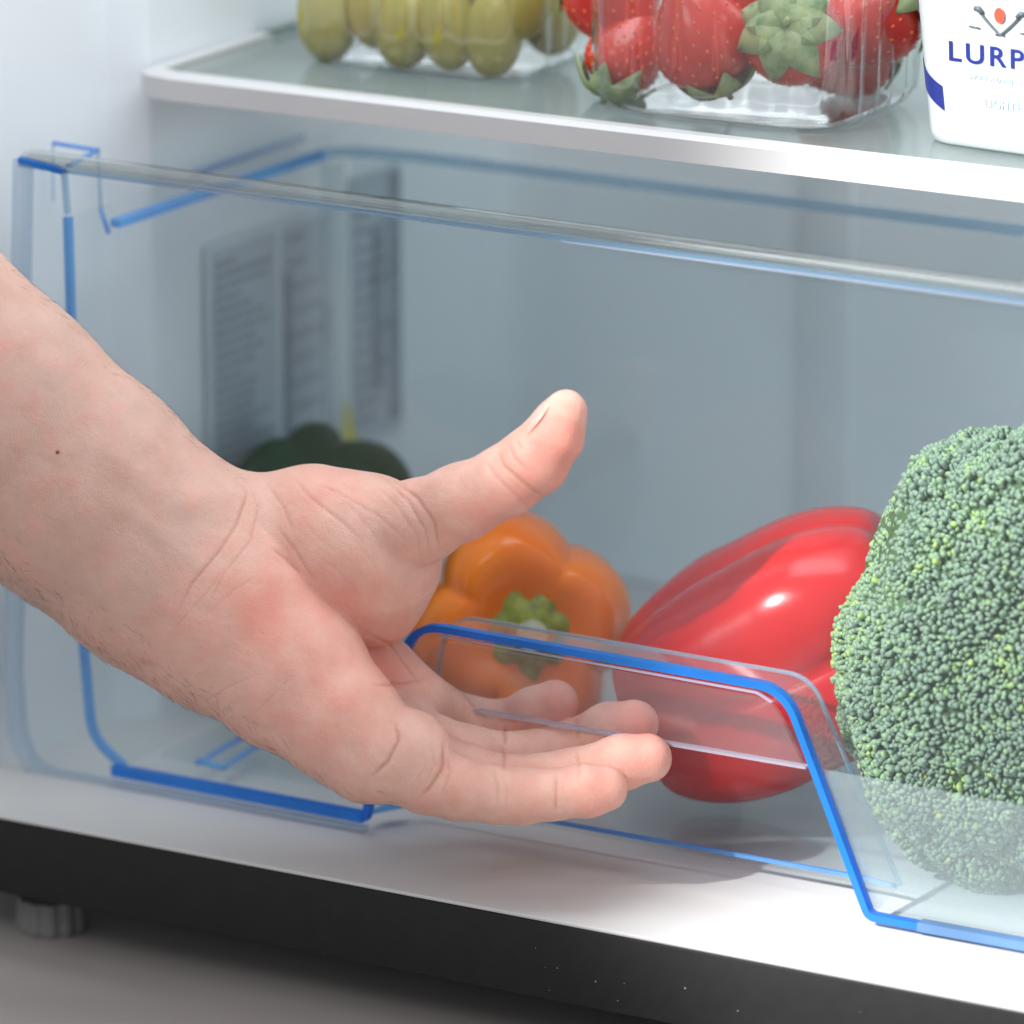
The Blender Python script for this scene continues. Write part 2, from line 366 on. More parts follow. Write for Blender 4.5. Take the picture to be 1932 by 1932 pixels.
dr(rect_sweep('top_rail_edge', [(x, -.0034, .0948-(x+.1893)*.0075) for x in np.linspace(.02, XR, 8)], .0005, .0010, M_pale))
# hook bracket at the left end of the rail
dr(rect_sweep('hook_edge', [(-.1895, -.0034, .0972), (-.172, -.0034, .0952)], .0020, .003, M_blue))
def bar(name, a, b, r, mat): return dr(tube(name, [a, b], r, mat))
bar('hook_edge', W(100, 270, .030), W(185, 283, .030), .0007, M_thinblue)
bar('hook_edge', W(185, 283, .030), W(128, 313, .003), .0008, M_bright)
bar('hook_edge', W(185, 283, .030), W(190, 395, .030), .0006, M_paleblue)
bar('hook_edge', W(190, 395, .030), W(205, 440, .032), .0008, M_thinblue)
bar('hook_edge', W(100, 270, .030), W(100, 380, .030), .0004, M_paleblue)
# ribs moulded in the base
for (a, b) in (((372, 1440), (462, 1388)), ((420, 1448), (500, 1398))):
    p = W(a[0], a[1], ZB+.001, 2); q = W(b[0], b[1], ZB+.001, 2); bar('base_rib', p, q, .0009, M_thinblue)
p = W(372, 1436, ZB+.001, 2); q = W(424, 1448, ZB+.001, 2); bar('base_rib', p, q, .0011, M_bright)

# ------------------------------------------------------------------ peppers
def pepper(name, loc, rot, R, H, lobes, depth, mat, label, seed, topdip=.25, squash=1.0, nu=96, nv=60, lobeamp=None, pw=.8):
    root = thing(name, label, 'pepper', loc=loc); root.rotation_euler = rot
    rnd = random.Random(seed); ph = rnd.uniform(0, 6.28)
    amp = lobeamp or [rnd.uniform(.85, 1.15) for _ in range(lobes)]
    V = []; Fc = []
    for j in range(nv+1):
        th = math.pi*j/nv
        for i in range(nu):
            a = 2*math.pi*i/nu
            lf = (a*lobes/(2*math.pi)) % lobes; k = int(lf); fr_ = lf-k
            bumpv = abs(math.sin(math.pi*fr_))**.75; A = amp[k]*math.sin(math.pi*fr_)**2+(1-math.sin(math.pi*fr_)**2)
            prof_ = max(0.0, math.sin(th))**pw
            r = R*prof_*(1-depth*(1-bumpv))*A
            taper = 1-.16*(1-math.cos(th))/2*squash
            z = H*.5*math.cos(th)
            # shoulders: the centre dips at the stem and at the tip
            q = math.sin(th)
            if th < math.pi/2: z -= topdip*H*(1-min(1, q*1.6))**1.5 - .05*H*bumpv*q
            else: z += .13*H*(1-min(1, q*1.8))**1.5 - .07*H*bumpv*q*(1-abs(math.cos(th)))
            n_ = noise.noise(Vector((math.cos(a)*1.6, math.sin(a)*1.6, z/H*3+seed)))*.05
            r *= taper*(1+n_); V.append((r*math.cos(a+ph), r*math.sin(a+ph), z))
    for j in range(nv):
        for i in range(nu): Fc.append((j*nu+i, (j+1)*nu+i, (j+1)*nu+(i+1) % nu, j*nu+(i+1) % nu))
    o = mesh_obj('pepper_body', V, Fc, mat, root, smooth=True)
    return root, H*.5-topdip*H
def pepper_mat(name, c1, c2, rough=.18, spec=.55):
    m = N(name); m.l(m.ramp(m.noise(25, 4), [(.3, c1), (.7, c2)]), m.p.inputs['Base Color'])
    m.set(Roughness=rough, Specular_IOR_Level=spec, Coat_Weight=.05, Coat_Roughness=.15, Subsurface_Weight=.08, Subsurface_Scale=.004)
    m.l(m.bump(m.noise(120, 3), .08, .0006), m.p.inputs['Normal']); return m.m
M_or = pepper_mat('orange_skin', (.92, .155, .002), (1.0, .25, .004), .22, .4)
M_rd = pepper_mat('red_skin', (.50, .003, .004), (.64, .007, .005), .22, .4)
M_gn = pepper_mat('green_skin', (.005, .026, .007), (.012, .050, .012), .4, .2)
M_stem = N('pepper_stem'); M_stem.l(M_stem.ramp(M_stem.noise(220, 4), [(.35, (.12, .18, .015)), (.7, (.34, .40, .05))]), M_stem.p.inputs['Base Color']); M_stem.set(Roughness=.5); M_stem = M_stem.m
M_cut = paint('cut_stem', (.62, .66, .46), .6, .2, 300)
def axis_rot(d, roll=0):
    q = Vector(d).normalized().to_track_quat('Z', 'Y'); return (q @ Matrix.Rotation(roll, 3, 'Z').to_quaternion()).to_euler()
def stem(root, z0, r, h, star=7, seed=1):
    rnd = random.Random(seed); V = []; Fc = []; n = star*6
    rings = [(1.0, .0), (.85, .0018), (.55, .0020), (.42, .0045), (.36, .009), (.40, h), (.0, h)]
    sr = [rnd.uniform(.85, 1.15) for _ in range(star)]
    for j, (rr, z) in enumerate(rings):
        for i in range(n):
            a = 2*math.pi*i/n; k = i//6
            m_ = 1+(.26*math.cos(a*star))*(1 if j < 2 else .25) ; m_ *= sr[k] if j < 1 else 1
            V.append((r*rr*m_*math.cos(a), r*rr*m_*math.sin(a), z0+z+(rnd.uniform(-.0004, .0004))))
    for j in range(len(rings)-1):
        for i in range(n): Fc.append((j*n+i, j*n+(i+1) % n, (j+1)*n+(i+1) % n, (j+1)*n+i))
    s = mesh_obj('stem', V, Fc, M_stem, root, smooth=True)
    cV = [(0, 0, z0+h+.0004)]+[(r*.33*math.cos(2*math.pi*i/16), r*.33*math.sin(2*math.pi*i/16), z0+h+.0003) for i in range(16)]
    mesh_obj('stem_cut', cV, [(0, 1+i, 1+(i+1) % 16) for i in range(16)], M_cut, s)
toc = Vector(CAM)
c = W(986, 1182, .088)
root, zt = pepper('orange_bell_pepper', c, axis_rot((.56, -.80, .20), math.radians(64)), .0415, .072, 4, .17, M_or, 'orange bell pepper with its green stem facing out, behind the fingers', 3, topdip=.20, lobeamp=[1.02, 1.14, .97, 1.05], pw=.62)
stem(root, zt+.0040, .0165, .010)
c = W(1466, 1246, .074)
pepper('red_bell_pepper', c, axis_rot((.74, .30, .42), math.radians(18)), .0465, .114, 4, .16, M_rd, 'glossy red bell pepper lying beside the broccoli', 11, topdip=.15, lobeamp=[1.05, .98, 1.06, 1.0], pw=.62)
c = W(586, 1042, .120)
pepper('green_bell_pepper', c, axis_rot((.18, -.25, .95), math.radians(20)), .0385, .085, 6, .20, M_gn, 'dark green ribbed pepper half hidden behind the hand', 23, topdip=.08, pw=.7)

# ------------------------------------------------------------------ broccoli
def broccoli():
    ctr = Vector(W(1912, 1236, .062)); root = thing('broccoli', 'large green broccoli head standing at the right of the drawer', 'broccoli', loc=ctr)
    ax = np.array([.058, .052, .0765]); NB = 16500
    i = np.arange(NB)+.5; ph = math.pi*(1+5**.5)*i; cz = 1-2*i/NB; sz = np.sqrt(1-cz**2)
    Dn = np.stack([sz*np.cos(ph), sz*np.sin(ph), cz], 1)+rng.normal(0, .007, (NB, 3)); Dn /= np.linalg.norm(Dn, axis=1)[:, None]
    view = Dn @ (-FWD); Dn = Dn[view > -.35]
    NL = 60; j = np.arange(NL)+.5; p2 = math.pi*(1+5**.5)*j+.4; c2 = 1-2*j/NL; s2 = np.sqrt(1-c2**2)
    L = np.stack([s2*np.cos(p2), s2*np.sin(p2), c2], 1)+rng.normal(0, .10, (NL, 3)); L /= np.linalg.norm(L, axis=1)[:, None]
    def radius(D):
        a = np.sort(np.arccos(np.clip(D @ L.T, -1, 1)), axis=1)[:, :2]
        e = a[:, 1]-a[:, 0]
        r = 1-.055*(a[:, 0]/.28)**2*.6-.030*np.exp(-(e/.035)**2)
        big = np.array([noise.noise(Vector(d)*1.9+Vector((3, 1, 7))) for d in D])
        sm = np.array([noise.noise(Vector(d)*7+Vector((3, 9, 7))) for d in D])
        return r+.10*big+.035*sm, e
    r, e = radius(Dn)
    P = Dn*ax*r[:, None]
    P[:, 0] += .004*np.sin(P[:, 2]*40)
    Nn = Dn/ax; Nn /= np.linalg.norm(Nn, axis=1)[:, None]; Nn += rng.normal(0, .22, Nn.shape); Nn /= np.linalg.norm(Nn, axis=1)[:, None]
    n = len(P)
    # one bud: dome of 7 sides
    seg = 7; prof_ = [(.78, -1.2), (1.0, .0), (.90, .55), (.58, .86)]
    bv = [(a*math.cos(2*math.pi*k/seg), a*math.sin(2*math.pi*k/seg), z) for a, z in prof_ for k in range(seg)]+[(0, 0, .80)]
    bf = []
    for q in range(len(prof_)-1):
        for k in range(seg):
            a, b, c_, d = q*seg+k, q*seg+(k+1) % seg, (q+1)*seg+(k+1) % seg, (q+1)*seg+k; bf += [(a, b, c_), (a, c_, d)]
    t0 = (len(prof_)-1)*seg
    bf += [(t0+k, t0+(k+1) % seg, len(bv)-1) for k in range(seg)]
    bv = np.array(bv); bf = np.array(bf); m = len(bv)
    up = np.where(np.abs(Nn[:, 2:3]) < .9, [[0, 0, 1.]], [[1., 0, 0]]); T = np.cross(up, Nn); T /= np.linalg.norm(T, axis=1)[:, None]; B = np.cross(Nn, T)
    ang = rng.uniform(0, 6.28, n); ca, sa = np.cos(ang)[:, None], np.sin(ang)[:, None]; T, B = T*ca+B*sa, B*ca-T*sa
    s = rng.uniform(.00066, .00122, n)[:, None]; st = rng.uniform(.70, 1.4, n)[:, None]; lift = rng.normal(.0004, .00045, n)[:, None]
    Vv = (P+Nn*lift)[:, None, :]+(s*st)[:, :, None]*bv[None, :, 0:1]*T[:, None, :]+(s/st)[:, :, None]*bv[None, :, 1:2]*B[:, None, :]+s[:, :, None]*1.25*bv[None, :, 2:3]*Nn[:, None, :]
    Ff = (bf[None]+(np.arange(n)*m)[:, None, None]).reshape(-1, 3)
    mt = N('broccoli_buds'); at = mt.n('ShaderNodeAttribute', attribute_name='bud')
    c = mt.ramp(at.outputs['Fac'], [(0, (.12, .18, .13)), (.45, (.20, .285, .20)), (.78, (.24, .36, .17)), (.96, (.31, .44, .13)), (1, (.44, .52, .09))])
    mt.l(c, mt.p.inputs['Base Color']); mt.set(Roughness=.52, Specular_IOR_Level=.5)
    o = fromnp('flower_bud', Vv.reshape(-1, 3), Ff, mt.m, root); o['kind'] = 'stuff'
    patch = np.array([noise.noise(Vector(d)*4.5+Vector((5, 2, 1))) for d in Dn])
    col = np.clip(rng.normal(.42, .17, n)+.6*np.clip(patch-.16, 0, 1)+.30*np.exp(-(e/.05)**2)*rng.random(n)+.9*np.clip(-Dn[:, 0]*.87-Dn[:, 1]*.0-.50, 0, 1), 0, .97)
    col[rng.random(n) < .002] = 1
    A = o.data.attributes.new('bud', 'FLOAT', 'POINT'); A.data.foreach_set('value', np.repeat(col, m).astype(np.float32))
    # inner crown under the buds
    nu, nv = 64, 40; D2 = np.array([(math.sin(math.pi*b/nv)*math.cos(2*math.pi*a/nu), math.sin(math.pi*b/nv)*math.sin(2*math.pi*a/nu), math.cos(math.pi*b/nv)) for b in range(nv+1) for a in range(nu)])
    r2, _ = radius(D2); P2 = D2*ax*(r2[:, None]-.028)
    F2 = [(b*nu+a, (b+1)*nu+a, (b+1)*nu+(a+1) % nu, b*nu+(a+1) % nu) for b in range(nv) for a in range(nu)]
    fromnp('crown', P2, F2, paint('broccoli_crown', (.06, .115, .03), .7, .3, 200), root)
    V = []; Fc = []
    for q in range(9):
        t = q/8; p = Vector((.0+.085*t, .035*t, -.055-.030*t)); rr = .018-.002*t
        for k in range(14): a = 2*math.pi*k/14; V.append(p+Vector((.3, 0, .9)).normalized()*0+Vector((0, rr*math.cos(a), rr*math.sin(a))))
    for q in range(8):
        for k in range(14): Fc.append((q*14+k, (q+1)*14+k, (q+1)*14+(k+1) % 14, q*14+(k+1) % 14))
    Fc.append(tuple(8*14+k for k in range(14)))
    mesh_obj('stalk', V, Fc, paint('broccoli_stalk', (.35, .48, .18), .5, .15, 60), root, smooth=True)
broccoli()

# ------------------------------------------------------------------ fruit on the shelf
def punnet(name, c, sx, sy, h, ang, label, hz=.03):
    root = thing(name, label, 'punnet', loc=c); root.rotation_euler = (0, 0, ang)
    Mt = clear('punnet_plastic_'+name, (.96, .97, .97), .05, hz, (.8, .82, .80), 2.6)
    V = []; n = 96; rows = [(.80, 0.0), (.90, .0012), (.955, .005), (.97, .010), (.985, h*.5), (1.0, h), (1.05, h+.001)]
    for (s, z) in rows:
        for i in range(n):
            a = 2*math.pi*i/n; ca, sa = math.cos(a), math.sin(a); p = 5
            rr = (abs(ca)**p+abs(sa)**p)**(-1/p)
            rib = 1+(.026*math.cos(a*22) if 0.003 < z < h*.95 else 0)
            V.append((sx/2*rr*ca*s*rib, sy/2*rr*sa*s*rib, z+.0006))
    Fc = [(j*n+i, j*n+(i+1) % n, (j+1)*n+(i+1) % n, (j+1)*n+i) for j in range(len(rows)-1) for i in range(n)]
    Fc.append(tuple(range(n-1, -1, -1)))
    mesh_obj('punnet_tray', V, Fc, Mt, root, smooth=True)
    bmr = [(sx*.40*math.cos(2*math.pi*i/60)*(abs(math.cos(2*math.pi*i/60))**5+abs(math.sin(2*math.pi*i/60))**5)**-.2, sy*.40*math.sin(2*math.pi*i/60)*(abs(math.cos(2*math.pi*i/60))**5+abs(math.sin(2*math.pi*i/60))**5)**-.2, .0012) for i in range(61)]
    tube('foot_ring', bmr, .0008, clear('ring_plastic_'+name, (.9, .92, .92), .05, .2, (.8, .82, .83), 3), root)
    return root
PG = W(826, 118, ZS, 2)+np.array([0, .010, 0])
punnet('grape_punnet', (PG[0], PG[1], ZS), .098, .075, .075, math.radians(3), 'clear plastic punnet full of olive grapes, left on the glass shelf', .07)
gm = N('grape_skin'); gm.l(gm.ramp(gm.noise(60, 3), [(.3, (.33, .28, .012)), (.7, (.50, .43, .035))]), gm.p.inputs['Base Color']); gm.set(Roughness=.3, Subsurface_Weight=.1, Subsurface_Scale=.004)
bunch = thing('grape_bunch', 'bunch of long olive yellow grapes inside the left punnet', 'grapes', loc=(PG[0], PG[1], ZS+.002))
bm = bmesh.new(); bmesh.ops.create_uvsphere(bm, u_segments=18, v_segments=12, radius=1); gme = bpy.data.meshes.new('grape'); bm.to_mesh(gme); bm.free()
gme.materials.append(gm.m); gme.polygons.foreach_set('use_smooth', [True]*len(gme.polygons))
for (x, y, z, r) in [(-.036, -.024, .0135, .0088), (-.019, -.020, .0165, .0085), (-.003, -.026, .0128, .0088), (.013, -.025, .0150, .0085), (.030, -.023, .0135, .0085), (.040, -.018, .024, .0075),
                     (-.030, -.010, .030, .009), (-.012, -.012, .034, .009), (.006, -.012, .031, .009), (.024, -.012, .034, .009), (-.042, -.004, .022, .0085), (-.027, .010, .014, .009), (-.006, .006, .014, .009), (.014, .006, .014, .009), (.034, .008, .016, .009), (-.036, .002, .048, .009), (-.016, .0, .050, .009), (.004, .0, .051, .009), (.022, .002, .050, .009), (.038, .004, .046, .009)]:
    g = bpy.data.objects.new('grape', gme); COL.objects.link(g); g.parent = bunch; g.location = (x, y, z)
    r *= 1.22; g.scale = (r, r, r*random.uniform(1.35, 1.55)); g.rotation_euler = (random.uniform(-.2, .2), random.uniform(-.25, .25), 0)
PS_ = W(1385, 214, ZS, 2)+np.array([0, .016, 0])
punnet('strawberry_punnet', (PS_[0], PS_[1], ZS), .100, .080, .085, math.radians(2), 'clear plastic punnet holding strawberries, in the middle of the glass shelf')
sm = N('strawberry_skin'); sm.l(sm.ramp(sm.noise(70, 4), [(.3, (.55, .018, .012)), (.62, (.72, .03, .015)), (.85, (.78, .12, .03))]), sm.p.inputs['Base Color']); sm.set(Roughness=.28, Coat_Weight=.3, Subsurface_Weight=.1, Subsurface_Scale=.004)
M_seed = paint('strawberry_seed', (.86, .20, .06), .12, .2, 200)
lm = N('strawberry_leaf'); lm.l(lm.ramp(lm.noise(150, 5), [(.3, (.16, .27, .10)), (.55, (.38, .46, .24)), (.75, (.52, .50, .16))]), lm.p.inputs['Base Color']); lm.set(Roughness=.6)
def strawberry(px, py, y, r, d, label, leaves=6, leafscale=1.0):
    root = thing('strawberry', label, 'strawberry', 'strawberries in the clear punnet', loc=W(px, py, y)); root.rotation_euler = axis_rot(d)
    V, Fc = [], []; nu, nv = 40, 28; L = r*2.35
    def rad(t): return r*(math.sin(math.pi*min(1, t)**.62))**.72*(1.0)
    for j in range(nv+1):
        t = j/nv
        for i in range(nu):
            a = 2*math.pi*i/nu; rr = rad(max(.0005, min(.9995, t))) if 0 < t < 1 else 0
            dmp = 1-.018*(.5+.5*math.cos(a*11+(j % 2)*math.pi))*(.5+.5*math.cos(t*nv*math.pi))
            V.append((rr*dmp*math.cos(a), rr*dmp*math.sin(a), -t*L+L*.42))
    for j in range(nv):
        for i in range(nu): Fc.append((j*nu+i, (j+1)*nu+i, (j+1)*nu+(i+1) % nu, j*nu+(i+1) % nu))
    body = mesh_obj('berry', V, Fc, sm.m, root, smooth=True)
    bm = bmesh.new()
    for j in range(2, 12):
        t = j/12.5; k = max(4, int(15*rad(t)/r))
        for i in range(k):
            a = 2*math.pi*(i+(j % 2)*.5)/k; rr = rad(t)*.992
            mt = Matrix.Translation((rr*math.cos(a), rr*math.sin(a), -t*L+L*.42)) @ Matrix.Diagonal((.00055, .00055, .0009, 1))
            bmesh.ops.create_icosphere(bm, subdivisions=1, radius=1, matrix=mt)
    me = bpy.data.meshes.new('seed'); bm.to_mesh(me); bm.free(); me.materials.append(M_seed); so = bpy.data.objects.new('seed', me); COL.objects.link(so); so.parent = body; so['kind'] = 'stuff'
    for k in range(leaves):
        a = 2*math.pi*k/leaves+random.uniform(-.2, .2); ln = r*random.uniform(.85, 1.15)*leafscale; wd = r*.36*leafscale; V = []; Fc = []
        for q in range(7):
            s = q/6; w = wd*math.sin(math.pi*min(1, s*.9+.1))**.8*(1-s*.15) if q < 6 else .0002
            for e_ in (-1, 0, 1):
                R_ = ln*s; zz = L*.42+.0012+.0030*math.sin(s*3.0)-(.55*ln*s*s)+(.0008 if e_ == 0 else 0)
                x, y_ = R_*math.cos(a)-e_*w*math.sin(a), R_*math.sin(a)+e_*w*math.cos(a); V.append((x, y_, zz))
        for q in range(6):
            for e_ in (0, 1): Fc.append((q*3+e_, q*3+e_+1, (q+1)*3+e_+1, (q+1)*3+e_))
        lf = mesh_obj('leaf', V, Fc, lm.m, root, smooth=True); so_ = lf.modifiers.new('s', 'SOLIDIFY'); so_.thickness = .0004
    tube('stalk', [(0, 0, L*.40), (0, .001, L*.50), (.002, .002, L*.60)], .0011, lm.m, root)
ys = PS_[1]
strawberry(1325, 68, ys-.022, .0172, (.25, .25, -.9), 'bright red strawberry with shiny seeds, in the middle of its punnet')
strawberry(1498, 72, ys-.014, .0165, (.25, -.85, .35), 'strawberry with a pale green leafy cap turned to the front of the punnet', 7, 1.15)
strawberry(1180, 100, ys-.014, .0130, (-.2, -.35, -.8), 'dark red strawberry with its leaves pressed down at the left of the punnet', 7, 1.25)
strawberry(1160, 0, ys-.006, .0165, (-.6, .2, .6), 'red strawberry at the upper left of the punnet')
strawberry(1640, 40, ys+.010, .0165, (.6, .3, .5), 'deep red strawberry at the right end of the punnet')
strawberry(1400, -40, ys+.006, .0170, (.1, .4, .8), 'red strawberry lying on top of the middle one')
strawberry(1600, 110, ys+.026, .0140, (.5, .6, .2), 'small dark strawberry at the back right of the punnet')

# ------------------------------------------------------------------ white spread tub
def tub():
    bc = W(1729, 268, ZS, 2); ang = math.radians(-5.5)
    root = thing('spread_tub', 'white spread tub with dark blue lettering and a blue corner flash', 'tub', loc=(bc[0], bc[1], ZS)); root.rotation_euler = (0, 0, ang)
    mt = N('tub_plastic'); mt.l(mt.ramp(mt.noise(12), [(.3, (.56, .62, .64)), (.7, (.60, .655, .67))]), mt.p.inputs['Base Color']); mt.set(Roughness=.25)
    Wd, Dp, H, rc = .125, .085, .062, .013
    def ring(t, off=0):
        g = .0055*t; x0, x1, y0, y1 = -g, Wd+g, -.004*t, Dp+.004*t; out = []
        for (cx, cy_, a0) in ((x0+rc, y0+rc, math.pi), (x1-rc, y0+rc, 1.5*math.pi), (x1-rc, y1-rc, 0), (x0+rc, y1-rc, .5*math.pi)):
            for k in range(9): a = a0+k*math.pi/16; out.append((cx+(rc+off)*math.cos(a), cy_+(rc+off)*math.sin(a)))
        return out
    V, Fc = [], []; rows = [(0, -.0020), (.0012, -.0004), (.004, 0), (H*.5, 0), (H, 0), (H+.0002, .002), (H+.006, .002)]
    n = 36
    for z, off in rows:
        for p in ring(min(z, H)/H, off): V.append((p[0], p[1], z))
    for j in range(len(rows)-1):
        for i in range(n): Fc.append((j*n+i, j*n+(i+1) % n, (j+1)*n+(i+1) % n, (j+1)*n+i))
    Fc.append(tuple(range(n-1, -1, -1))); Fc.append(tuple((len(rows)-1)*n+i for i in range(n)))
    mesh_obj('tub_body', V, Fc, mt.m, root, smooth=True).modifiers.new('e', 'EDGE_SPLIT').split_angle = math.radians(50)
    Mn = paint('navy_print', (.018, .03, .22), .35, .05); Mg = paint('grey_print', (.10, .12, .14), .4); Mr = paint('red_print', (.80, .09, .05), .4); Mc = paint('pale_print', (.45, .62, .72), .4)
    tilt = math.atan(.004/H)
    def text(s, x, z, size, mat, name, spacing=1.0, sx=1.0):
        cu = bpy.data.curves.new(name, 'FONT'); cu.body = s; cu.size = size; cu.space_character = spacing; cu.extrude = .00005; cu.offset = size*.012
        cu.materials.append(mat); o = bpy.data.objects.new(name, cu); COL.objects.link(o); o.parent = root
        o.location = (x, -.004*z/H-.0004, z); o.rotation_euler = (math.pi/2+tilt, 0, 0); o.scale = (sx, 1, 1); return to_mesh(o)
    text('LURPAK', .0125, .0290, .0092, Mn, 'brand_lettering', 1.22, 1.18)
    text('SPREADABLE', .0205, .0238, .0024, Mc, 'small_lettering', 1.6)
    text('LIGHTER', .0260, .0150, .0040, Mc, 'small_lettering', 1.1)
    # crossed horns emblem
    def fp(x, z, d=.0006): return (x, -.004*z/H-d, z)
    ex, ez = .0325, .0405
    for s in (-1, 1):
        pts = [fp(ex+s*(.0078-.0092*t), ez+.0066-.0088*t**.8+.0010*(t > .85)) for t in np.linspace(0, 1, 12)]
        tube('emblem_horn', pts, .00045, Mg, root)
        tube('emblem_horn', [fp(ex+s*.0092, ez+.0066), fp(ex+s*.0078, ez+.0068), fp(ex+s*.0066, ez+.0054)], .0009, Mg, root)
        tube('emblem_ribbon', [fp(ex+s*.0075, ez+.0003), fp(ex+s*.0115, ez+.0006)], .0003, Mg, root)
    c8 = [fp(ex+.0019*math.cos(a), ez+.0054+.0026*math.sin(a), .0009) for a in np.linspace(0, 2*math.pi, 17)[:-1]]
    mesh_obj('emblem_disc', c8, [tuple(range(16))], Mr, root)
    # blue flash wrapped round the left corner (follows the rounded corner)
    def wrap(s, z, off):                       # s metres from corner along the surface
        t = z/H; g = .0055*t; x0, y0 = -g, -.004*t; arc = rc*math.pi/2
        if s < 0: a = math.pi; p = (x0, y0+rc-s)
        if 0 <= s <= arc: a = math.pi+s/rc; p = (x0+rc+rc*math.cos(a), y0+rc+rc*math.sin(a)); p = (p[0]+off*math.cos(a), p[1]+off*math.sin(a))
        elif s > arc: p = (x0+rc+(s-arc), y0-off)
        else: p = (p[0]-off, p[1])
        return (p[0], p[1], z)
    V, Fc = [], []; ns = 22
    for k in range(ns+1):
        s = -.004+k*(.0235/ns); zc = .0285-.0115*(k/ns)
        V += [wrap(s, zc+.0030, .0003), wrap(s, zc-.0052*(.8+.2*k/ns), .0003)]
    for k in range(ns): Fc.append((2*k, 2*k+1, 2*k+3, 2*k+2))
    mesh_obj('blue_flash', V, Fc, Mn, root, smooth=True)
    V = []
    for z in np.linspace(.043, .066, 6): V += [wrap(-.004, min(z, .062), .0003), wrap(.006, min(z, .062), .0003)]
    mesh_obj('blue_flash', V, [(2*k, 2*k+1, 2*k+3, 2*k+2) for k in range(5)], Mn, root)
    # lid rim
tub()

# ------------------------------------------------------------------ hand and forearm
def smin(a, b, k):
    h = np.clip(.5+.5*(b-a)/k, 0, 1); return b*(1-h)+a*h-k*h*(1-h)
VOX = .72
LO = np.array([-275., -118., -56.]); HI = np.array([66., 178., 62.])
DIM = ((HI-LO)/VOX).astype(int)
GX = [(LO[a]+np.arange(DIM[a])*VOX).astype(np.float32) for a in range(3)]
def hp(p):       # (px, py, w) -> mm in the hand's frame
    s = (DIST*1000-p[2])/(DIST*1000)/5.796; return np.array([(p[0]-966)*s, -(p[1]-966)*s, p[2]], np.float32)
def cone(f, A, B, ra, rb, k, kw=1.0):
    a, b = hp(A), hp(B); R_ = max(ra, rb)+k+3
    lo = np.minimum(a, b)-R_; hi = np.maximum(a, b)+R_
    sl = tuple(slice(max(0, int((lo[i]-LO[i])/VOX)), max(0, min(DIM[i], int((hi[i]-LO[i])/VOX)+2))) for i in range(3))
    X, Y, Z = np.meshgrid(GX[0][sl[0]], GX[1][sl[1]], GX[2][sl[2]], indexing='ij', sparse=True)
    a = a.copy(); b = b.copy(); Z = Z*kw; a[2] *= kw; b[2] *= kw
    ba = b-a; L2 = float(ba @ ba)
    if L2 < 1e-6: d = np.sqrt((X-a[0])**2+(Y-a[1])**2+(Z-a[2])**2)-ra
    else:
        h = np.clip(((X-a[0])*ba[0]+(Y-a[1])*ba[1]+(Z-a[2])*ba[2])/L2, 0, 1); h = h*h*(3-2*h)*.25+h*.75
        d = np.sqrt((X-a[0]-h*ba[0])**2+(Y-a[1]-h*ba[1])**2+(Z-a[2]-h*ba[2])**2)-(ra+(rb-ra)*h)
    f[sl] = smin(f[sl], d.astype(np.float32), k)
def chain(f, pts, k, kw=1.0):
    for p, q in zip(pts, pts[1:]): cone(f, p[:3], q[:3], p[3], q[3], k, kw)
def blank(): return np.full(DIM, 60, np.float32)

arm = blank()
chain(arm, [(-760, 85, 8, 46), (-480, 350, 6, 43), (-19, 780, 4, 39.5), (150, 925, 2, 38), (300, 1052, 1, 36.0), (420, 1150, 2, 31)], 6, 1.42)
heel = blank()        # little-finger side of the palm
chain(heel, [(330, 1075, 0, 33), (440, 1160, 4, 31.5), (546, 1270, 12, 25), (640, 1360, 19, 19.6), (700, 1415, 21, 16.6), (775, 1440, 22, 13)], 5, 1.22)
cone(heel, (778, 1408, 21), (788, 1415, 22), 11.8, 11, 3)
then = blank()        # thumb mound
chain(then, [(430, 1075, -5, 27), (520, 1015, -3, 19.5), (592, 1006, -1, 21), (690, 1032, 2, 22.5), (712, 1098, -3, 17.5)], 6, 1.12)
cone(then, (620, 1040, 0), (700, 1050, 2), 22.5, 21.5, 6); cone(then, (575, 1085, -3), (672, 1135, -4), 16, 14, 7)
cone(then, (712, 1098, 0), (722, 1150, -6), 17, 10, 6)
thumb = blank()
chain(thumb, [(690, 1010, 6, 17), (790, 985, 17, 13.4), (868, 948, 26, 12.2), (958, 906, 35, 11.0), (1008, 869, 40, 10.7), (1046, 822, 44, 9.3), (1064, 784, 46, 7.1), (1070, 771, 46, 5.6)], 3)
palm = blank()        # deep part of the palm
chain(palm, [(480, 1110, -16, 17), (640, 1240, -19, 14), (712, 1275, -19, 13), (792, 1322, -19, 9.8)], 5)
chain(palm, [(500, 1150, -12, 17), (660, 1300, -13, 13), (760, 1365, -9, 11)], 5)
chain(palm, [(540, 1220, -4, 15), (680, 1350, -1, 12), (770, 1405, 4, 11)], 5)
fing = []
